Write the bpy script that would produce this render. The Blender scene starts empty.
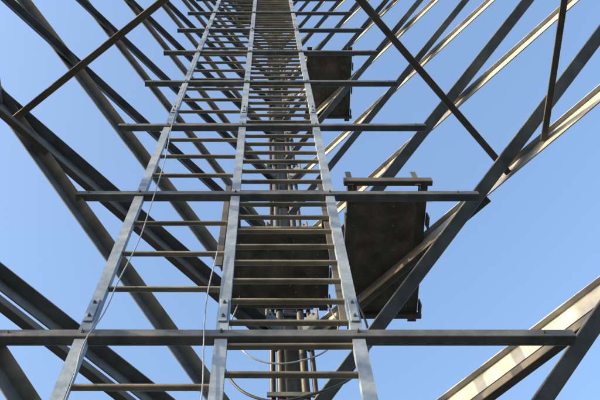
import bpy, math, random
from mathutils import Vector, Matrix
random.seed(7)
CH=1.7   # camera height above ground; tower heights below are measured from the camera
scene=bpy.context.scene
# ---------- materials ----------
def metal(name,c1,c2,rust=(0.16,0.09,0.05),rust_amt=0.25,metallic=0.55,rough=0.45,scale=6.0,bump=0.08,streak=0.0):
    m=bpy.data.materials.new(name); m.use_nodes=True
    nt=m.node_tree; n=nt.nodes; l=nt.links
    b=n['Principled BSDF']
    tc=n.new('ShaderNodeTexCoord')
    n1=n.new('ShaderNodeTexNoise'); n1.inputs['Scale'].default_value=scale; n1.inputs['Detail'].default_value=5; n1.inputs['Roughness'].default_value=.65
    l.new(tc.outputs['Object'],n1.inputs['Vector'])
    r=n.new('ShaderNodeValToRGB'); r.color_ramp.elements[0].position=.35; r.color_ramp.elements[1].position=.68
    r.color_ramp.elements[0].color=(*c1,1); r.color_ramp.elements[1].color=(*c2,1)
    l.new(n1.outputs['Fac'],r.inputs['Fac'])
    col=r.outputs[0]; met=None
    if rust_amt>0:
        n2=n.new('ShaderNodeTexNoise'); n2.inputs['Scale'].default_value=scale*.9; n2.inputs['Detail'].default_value=6; n2.inputs['Roughness'].default_value=.75
        mp=n.new('ShaderNodeMapping'); mp.inputs['Location'].default_value=(3.1,7.7,1.3); mp.inputs['Scale'].default_value=(1,1,1-.7*streak)
        l.new(tc.outputs['Object'],mp.inputs[0]); l.new(mp.outputs[0],n2.inputs['Vector'])
        rr=n.new('ShaderNodeValToRGB'); e=rr.color_ramp.elements
        e[0].position=.66-rust_amt*.4; e[1].position=.82-rust_amt*.3; e[0].color=(0,0,0,1); e[1].color=(1,1,1,1)
        l.new(n2.outputs['Fac'],rr.inputs['Fac'])
        mx=n.new('ShaderNodeMixRGB'); l.new(rr.outputs[0],mx.inputs[0]); l.new(col,mx.inputs[1]); mx.inputs[2].default_value=(*rust,1)
        col=mx.outputs[0]
        mm=n.new('ShaderNodeMath'); mm.operation='MULTIPLY_ADD'; l.new(rr.outputs[0],mm.inputs[0]); mm.inputs[1].default_value=-metallic; mm.inputs[2].default_value=metallic
        l.new(mm.outputs[0],b.inputs['Metallic'])
    else: b.inputs['Metallic'].default_value=metallic
    l.new(col,b.inputs['Base Color'])
    ro=n.new('ShaderNodeMath'); ro.operation='MULTIPLY_ADD'; l.new(n1.outputs['Fac'],ro.inputs[0]); ro.inputs[1].default_value=.35; ro.inputs[2].default_value=rough-.15
    l.new(ro.outputs[0],b.inputs['Roughness'])
    if bump>0:
        bp=n.new('ShaderNodeBump'); bp.inputs['Strength'].default_value=bump; bp.inputs['Distance'].default_value=.01
        n3=n.new('ShaderNodeTexNoise'); n3.inputs['Scale'].default_value=90; n3.inputs['Detail'].default_value=2
        l.new(tc.outputs['Object'],n3.inputs['Vector']); l.new(n3.outputs['Fac'],bp.inputs['Height']); l.new(bp.outputs[0],b.inputs['Normal'])
    return m
M_TUBE=metal('galvanised_steel_sunlit',(.27,.275,.28),(.46,.46,.45),rust_amt=.04,metallic=.1,rough=.65,scale=9,bump=0)  # base colour lightened so right-face level members look sunlit
M_SHADED=metal('shaded_steel',(.068,.082,.10),(.15,.17,.20),rust_amt=.05,metallic=.15,rough=.6,scale=9,bump=.03)  # darker copy of the tower steel; shade is put into its colour
M_DARK=metal('dark_leg_steel',(.06,.068,.08),(.12,.13,.145),rust_amt=.05,metallic=.3,rough=.6)
M_ANG=metal('weathered_angle',(.065,.063,.06),(.135,.125,.115),rust_amt=.2,metallic=.2,rough=.6)
M_RAIL=metal('ladder_zinc',(.18,.23,.30),(.31,.375,.46),rust_amt=.0,metallic=.35,rough=.5,scale=14)
M_RUNG=metal('rung_steel',(.12,.115,.10),(.28,.25,.20),rust_amt=.12,metallic=.25)
M_BAR=metal('bar_steel',(.066,.077,.09),(.14,.155,.17),rust_amt=.08,metallic=.25,rough=.55,scale=10)
M_PLATE=metal('weathered_plate',(.07,.064,.058),(.19,.17,.148),rust=(.05,.042,.036),rust_amt=.35,metallic=.1,rough=.75,scale=8,bump=.4)
M_BLACK=metal('black_rubber',(.02,.02,.022),(.04,.04,.045),rust_amt=0,metallic=0,rough=.5)
M_WIRE=metal('steel_wire',(.20,.23,.28),(.3,.34,.4),rust_amt=0,metallic=.3)
# ---------- geometry ----------
class MB:
    def __init__(s): s.v=[];s.f=[];s.sm=[]
    def ring(s,p1,p2,prof,up,smooth=False,caps=True):
        p1=Vector(p1);p2=Vector(p2);d=(p2-p1).normalized();up=Vector(up)
        x=d.cross(up)
        if x.length<1e-4: x=d.cross(Vector((0,1,0)))
        x.normalize(); y=x.cross(d).normalized()
        b=len(s.v);n=len(prof)
        for p in (p1,p2):
            for a,c in prof: s.v.append(p+x*a+y*c)
        for i in range(n):
            j=(i+1)%n; s.f.append((b+i,b+j,b+n+j,b+n+i)); s.sm.append(smooth)
        if caps:
            s.f.append(tuple(b+i for i in range(n))[::-1]); s.sm.append(False)
            s.f.append(tuple(b+n+i for i in range(n))); s.sm.append(False)
    def tube(s,p1,p2,r,n=20): s.ring(p1,p2,[(r*math.cos(2*math.pi*i/n),r*math.sin(2*math.pi*i/n)) for i in range(n)],(0,0,1),True)
    def rect(s,p1,p2,w,h,up=(0,0,1),c=.0025):
        a=w/2;b=h/2;c=min(c,a*.5,b*.5)
        s.ring(p1,p2,[(-a+c,-b),(a-c,-b),(a,-b+c),(a,b-c),(a-c,b),(-a+c,b),(-a,b-c),(-a,-b+c)],up)
    def angle(s,p1,p2,w,t=.006,up=(0,0,1),fx=1,fy=1,h=None):
        c=t*.35; h=h or w
        pr=[(0,c),(c,0),(w-c,0),(w,c),(w,t),(t,t),(t,h),(c,h),(0,h-c)]
        pr=[(a*fx,b*fy) for a,b in pr]
        if fx*fy<0: pr=pr[::-1]
        s.ring(p1,p2,pr,up)
    def channel(s,p1,p2,w,d,t=.005,up=(0,0,1)):
        a=w/2
        s.ring(p1,p2,[(-a,0),(a,0),(a,d),(a-t,d),(a-t,t),(-a+t,t),(-a+t,d),(-a,d)],up)
    def bolt(s,p,nrm,r=.010,h=.009):
        p=Vector(p);nrm=Vector(nrm).normalized()
        s.ring(p,p+nrm*h,[(r*math.cos(math.pi*i/3),r*math.sin(math.pi*i/3)) for i in range(6)],(0.1,.2,1))
        s.tube(p+nrm*h,p+nrm*(h+.007),r*.5,8)
    def build(s,name,mat,parent=None):
        me=bpy.data.meshes.new(name); me.from_pydata([tuple(v) for v in s.v],[],s.f)
        for p,q in zip(me.polygons,s.sm): p.use_smooth=q
        me.materials.append(mat); me.update()
        o=bpy.data.objects.new(name,me); scene.collection.objects.link(o)
        if parent: o.parent=parent
        return o
def empty(name):
    e=bpy.data.objects.new(name,None); scene.collection.objects.link(e); return e
def W(x,y,z): return Vector((x,y,z+CH))
def wire(name,pts,r,mat,parent=None):
    cu=bpy.data.curves.new(name,'CURVE'); cu.dimensions='3D'; cu.bevel_depth=r; cu.bevel_resolution=3; cu.resolution_u=10
    sp=cu.splines.new('BEZIER'); sp.bezier_points.add(len(pts)-1)
    for b,p in zip(sp.bezier_points,pts):
        b.co=W(*p); b.handle_left_type=b.handle_right_type='AUTO'
    cu.materials.append(mat)
    o=bpy.data.objects.new(name,cu); scene.collection.objects.link(o)
    if parent: o.parent=parent
    return o
# ---------- tower ----------
CX=.14; BY=2.49; L=2.5      # back leg, half diagonal of the square plan
def F(side,s,z,off=0):       # point on one of the two back faces (off = towards inside)
    return W(CX+side*s-side*off*.707, BY-s-off*.707, z)
TOP=20.9
levels=[-1.2+1.22*i for i in range(19)]
tower=empty('lattice_tower')
legs=MB(); bl=MB(); tubes=MB(); shaded=MB(); angs=MB(); bolts=MB(); lsup=MB()
corners=[(CX,BY),(CX+L,BY-L),(CX,BY-2*L),(CX-L,BY-L)]
for i,(x,y) in enumerate(corners):
    R=.06 if i==0 else .08
    (bl if i==0 else legs).tube((x,y,0.0),(x,y,TOP+CH),R,28)
    for z in (1.2,5.7,9.4,13.0,16.8):
        lsup.tube((x,y,z+CH),(x,y,z+CH+.02),R+.045,28); lsup.tube((x,y,z+CH+.023),(x,y,z+CH+.043),R+.045,28)
        for k in range(8):
            a=k*math.pi/4; bolts.bolt((x+(R+.026)*math.cos(a),y+(R+.026)*math.sin(a),z+CH),(0,0,-1),.010)
def gusset(p,side,w=.16,h=.2):
    t=Vector((side*.707,-.707,0)); nn=Vector((-side*.707,-.707,0))
    lsup.rect(p-t*w/2,p+t*w/2,.010,h)
    for a in (-.3,.3):
        for b in (-.3,.3):
            bolts.bolt(p+t*w*a+Vector((0,0,h*b))+nn*.005,nn,.008,.006)
for li,z in enumerate(levels):
    for side in (-1,1):
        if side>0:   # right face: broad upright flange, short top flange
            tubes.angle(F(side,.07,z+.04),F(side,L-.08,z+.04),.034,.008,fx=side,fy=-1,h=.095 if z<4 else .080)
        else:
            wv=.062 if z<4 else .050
            shaded.angle(F(side,.07,z+.03),F(side,L-.08,z+.03),wv,.008,fx=side,fy=-1,h=wv)
        gusset(F(side,.15,z,.07),side,.13,.17)
        if z+2.4<TOP:
            if side>0: shaded.angle(F(side,.10,z+(.26 if z<2 else .39),.06),F(side,L-.1,z+(2.0 if z<2 else 2.10),.06),(.075 if z<4 else .054),.008,fx=side,fy=1)
            else: shaded.angle(F(side,.10,z+.12,-.02),F(side,L-.1,z+2.05,-.02),(.066 if z<4 else .048),.008,fx=side,fy=-1)
        a=Vector((CX+side*(L-.08),BY-L-.08,z+CH)); b=Vector((CX+side*.08,BY-2*L+.08,z+CH))
        shaded.angle(a,b,.06,.008,fx=side,fy=-1)
        if z+1.9<TOP: shaded.angle(Vector((CX+side*(L-.1),BY-L-.1,z+2.0+CH)),Vector((CX+side*.1,BY-2*L+.1,z+.1+CH)),.06,.008)
        if z<3.9: angs.angle(F(side,.1,z-.15,.05),F(side,(1.0 if side>0 and z>3 else L-.1),z-.15,.05),.036,.005,fx=-side)
for z in (3.69,8.57,13.45):
    angs.angle(W(1.25,1.36,z-.05),W(-.4,-.42,z-.05),.034,.006,fx=1)
    angs.angle(W(-1.27,1.07,z-.1),W(.72,-.42,z-.1),.034,.006,fx=-1)
    for xx in (1.42,-1.32):
        angs.angle(W(xx,BY-abs(xx-CX)+(.0 if xx>0 else -.02),z-.02),W(xx,-.95,z-.02),.034,.006)
legs.build('legs',M_SHADED,tower); bl.build('back_leg',M_DARK,tower); tubes.build('level_members',M_TUBE,tower); shaded.build('bracing_members',M_SHADED,tower); angs.build('bracing_angles',M_ANG,tower)
lsup.build('gusset_plates',M_BAR,tower); bolts.build('bolts',M_BAR,tower)
foot=MB()
for x,y in corners: foot.rect((x,y,0.004),(x,y,.3),.7,.7,(0,1,0),.02)
fm=metal('footing_concrete',(.25,.24,.22),(.38,.37,.35),rust_amt=0,metallic=0,rough=.9)
foot.build('footings',fm,tower)
# feeder cables running up the back leg
fc=empty('feeder_cables'); cb=MB(); cl=MB()
for x,r in ((.03,.016),(.075,.022),(.20,.022),(.25,.014)):
    cb.tube((x,BY-.085,.05),(x,BY-.085,TOP+CH-1),r,14)
for k in range(24):
    z=.6+k*.85
    cl.rect((0.0,BY-.115,z),(.28,BY-.115,z),.012,.035)
    cl.rect((0.01,BY-.062,z),(.27,BY-.062,z),.012,.035)
cb.build('cables',M_BLACK,fc); cl.build('cable_clamps',M_BAR,fc)
# ---------- ladder ----------
LD=1.4
lad=empty('steel_ladder')
RX=[-.614,-.152,.303]
rails=MB(); rungs=MB(); lb=MB(); bars=MB()
for x in RX:
    rails.channel((x,LD-.012,0),(x,LD-.012,15+CH),.042,.03,.005,up=(0,1,0))
    for z in (2.33,4.9,7.9,10.9):
        rails.rect((x,LD-.016,z+CH-.09),(x,LD-.016,z+CH+.06),.030,.006,up=(0,1,0))
        for dz in (-.06,.03): lb.bolt((x,LD-.019,z+CH+dz),(0,-1,0),.007,.004)
def zr(y,D=LD): return D*((760*1.174)/(y+117)-.417)
z0=zr(386)
i=-9
while z0+i*.3<14.5:
    z=z0+i*.3+random.uniform(-.004,.004)
    rungs.rect(W(RX[0]+.02,LD+.006,z),W(RX[1]-.02,LD+.006,z+random.uniform(-.003,.003)),.022,.012)
    i+=1
z1=zr(373); i=-18
while z1+i*.15<14.5:
    z=z1+i*.15+random.uniform(-.004,.004)
    rungs.rect(W(RX[1]+.02,LD+.006,z),W(RX[2]-.02,LD+.006,z+random.uniform(-.003,.003)),.022,.012)
    i+=1
for z in (-.2,.98,2.14,3.38,4.50,5.62,6.74,7.86,8.96,10.1,11.2,12.3,13.4):
    bars.angle(W(-1.0 if z==2.14 else -.92,LD-.022,z),W(1.02 if z<4 else .98,LD-.022,z),.040,.006,fx=-1)
    for x in RX: lb.bolt((x,LD-.022,z+CH+.026),(0,-1,0),.007,.004)
    for x in (-.86,.92): lb.bolt((x,LD-.022,z+CH+.020),(0,-1,0),.005,.002)
rails.build('rails',M_RAIL,lad); rungs.build('rungs',M_RUNG,lad); bars.build('cross_bars',M_BAR,lad); lb.build('ladder_bolts',M_BAR,lad)
wire('safety_wire',[(-.60,1.37,8),(-.587,1.37,4.58),(-.548,1.37,3.84),(-.534,1.37,3.18),(-.533,1.37,2.82),(-.555,1.37,2.48),(-.563,1.37,2.27),(-.59,1.37,2.09),(-.58,1.37,1.9),(-.585,1.37,-1.2)],.0025,M_WIRE,lad)
wire('safety_wire_b',[(-.20,1.37,2.75),(-.215,1.37,2.35),(-.205,1.37,2.1),(-.19,1.37,1.85),(-.19,1.37,-1.2)],.0025,M_WIRE,lad)
# ---------- platforms ----------
def platform(x0,x1,y0,y1,z,name='rest_platform',posts=(),mat=M_PLATE):
    e=empty(name); pl=MB(); fr=MB(); bo=MB()
    pl.rect(((x0+x1)/2,y0,z+CH),((x0+x1)/2,y1,z+CH),x1-x0,.02)
    pl.build('deck_plate',mat,e)
    for x,f in ((x0,-1),(x1,1)):
        fr.angle((x,y0-.05,z+CH-.012),(x,y1+.03,z+CH-.012),.05,.006,fx=-f,fy=1)
        for k in range(3):
            y=y0+(y1-y0)*(.15+.35*k)
            fr.rect((x+f*.006,y,z+CH-.04),(x+f*.006,y+.07,z+CH-.04),.008,.07)
    fr.rect((x0-.02,y0+.02,z+CH-.03),(x1+.02,y0+.02,z+CH-.03),.03,.03)
    fr.rect((x0-.02,y1-.02,z+CH-.03),(x1+.02,y1-.02,z+CH-.03),.03,.03)
    for (px,py,za,zb) in posts:
        fr.angle(W(px,py,za),W(px,py,zb),.034,.006,up=(0,1,0))
    fr.build('frame',M_ANG if mat==M_PLATE else mat,e)
    for k in range(6):
        for m in range(4):
            x=x0+.05+(x1-x0-.10)*m/3; y=y0+.07+(y1-y0-.14)*k/5
            if random.random()<.55: bo.bolt((x+random.uniform(-.02,.02),y+random.uniform(-.02,.02),z+CH-.010),(0,0,-1),.005,.003)
    bo.build('fasteners',M_WIRE,e)
    return e
p1=platform(-.19,.34,1.70,2.18,3.7,posts=((-.217,1.7,3.26,4.3),(.335,1.66,2.68,4.3)))
p2=platform(.42,.84,1.50,2.25,3.70)
x=MB(); x.rect(W(.40,1.44,3.70),W(.86,1.44,3.70),.03,.05)
x.angle(W(.45,1.44,3.66),W(.45,1.44,3.85),.03,.005,up=(0,1,0)); x.angle(W(.80,1.44,3.66),W(.80,1.44,3.85),.03,.005,up=(0,1,0))
x.build('hanger_beams',M_ANG,p2)
platform(.39,.83,1.52,2.19,7.4)
platform(-.5,.3,1.5,2.2,13)
cab=empty('hanging_cable')
wire('loop_a',[(-.2,2.0,3.66),(-.187,2.0,2.83),(-.02,2.0,2.62),(.18,2.0,2.65),(.415,2.0,2.84),(.46,2.0,3.68)],.006,M_BLACK,cab)
wire('loop_b',[(-.15,2.1,3.66),(-.136,2.0,3.03),(-.01,2.0,2.89),(.196,2.0,2.92),(.305,2.0,3.03),(.32,2.1,3.66)],.004,M_WIRE,cab)
# ---------- ground ----------
g=MB(); g.v=[Vector((a,b,0)) for a,b in ((-400,-400),(400,-400),(400,400),(-400,400))]; g.f=[(0,1,2,3)]; g.sm=[False]
gm=metal('ground_grass',(.035,.042,.03),(.07,.075,.058),rust_amt=0,metallic=0,rough=.95,scale=2)
g.build('ground',gm)
# ---------- light ----------
sd=Vector((-.93,-.37,0)).normalized(); el=math.radians(13)
w=bpy.data.worlds.new('World'); scene.world=w; w.use_nodes=True
nt=w.node_tree; sky=nt.nodes.new('ShaderNodeTexSky'); sky.sky_type='NISHITA'; sky.sun_disc=False
sky.sun_elevation=el; sky.sun_rotation=math.atan2(sd.x,sd.y)%(2*math.pi); sky.air_density=1.0; sky.dust_density=3.0; sky.ozone_density=1.9
bg=nt.nodes['Background']; nt.links.new(sky.outputs[0],bg.inputs[0]); bg.inputs[1].default_value=.60
sl=bpy.data.lights.new('sun','SUN'); sl.energy=6.5; sl.angle=math.radians(.5); sl.color=(1,.76,.40)
so=bpy.data.objects.new('sun',sl); scene.collection.objects.link(so)
dv=Vector((sd.x*math.cos(el),sd.y*math.cos(el),math.sin(el))); so.rotation_euler=dv.to_track_quat('Z','Y').to_euler()
cam=bpy.data.cameras.new('camera'); co=bpy.data.objects.new('camera',cam); scene.collection.objects.link(co)
cam.lens=45.6; cam.sensor_width=36; cam.shift_x=.055; cam.clip_end=2000; cam.clip_start=.02
co.location=(0,0,CH); co.rotation_euler=(math.radians(90+67.36),0,0); scene.camera=co
scene.view_settings.view_transform='Standard'; scene.view_settings.look='None'; scene.view_settings.exposure=0
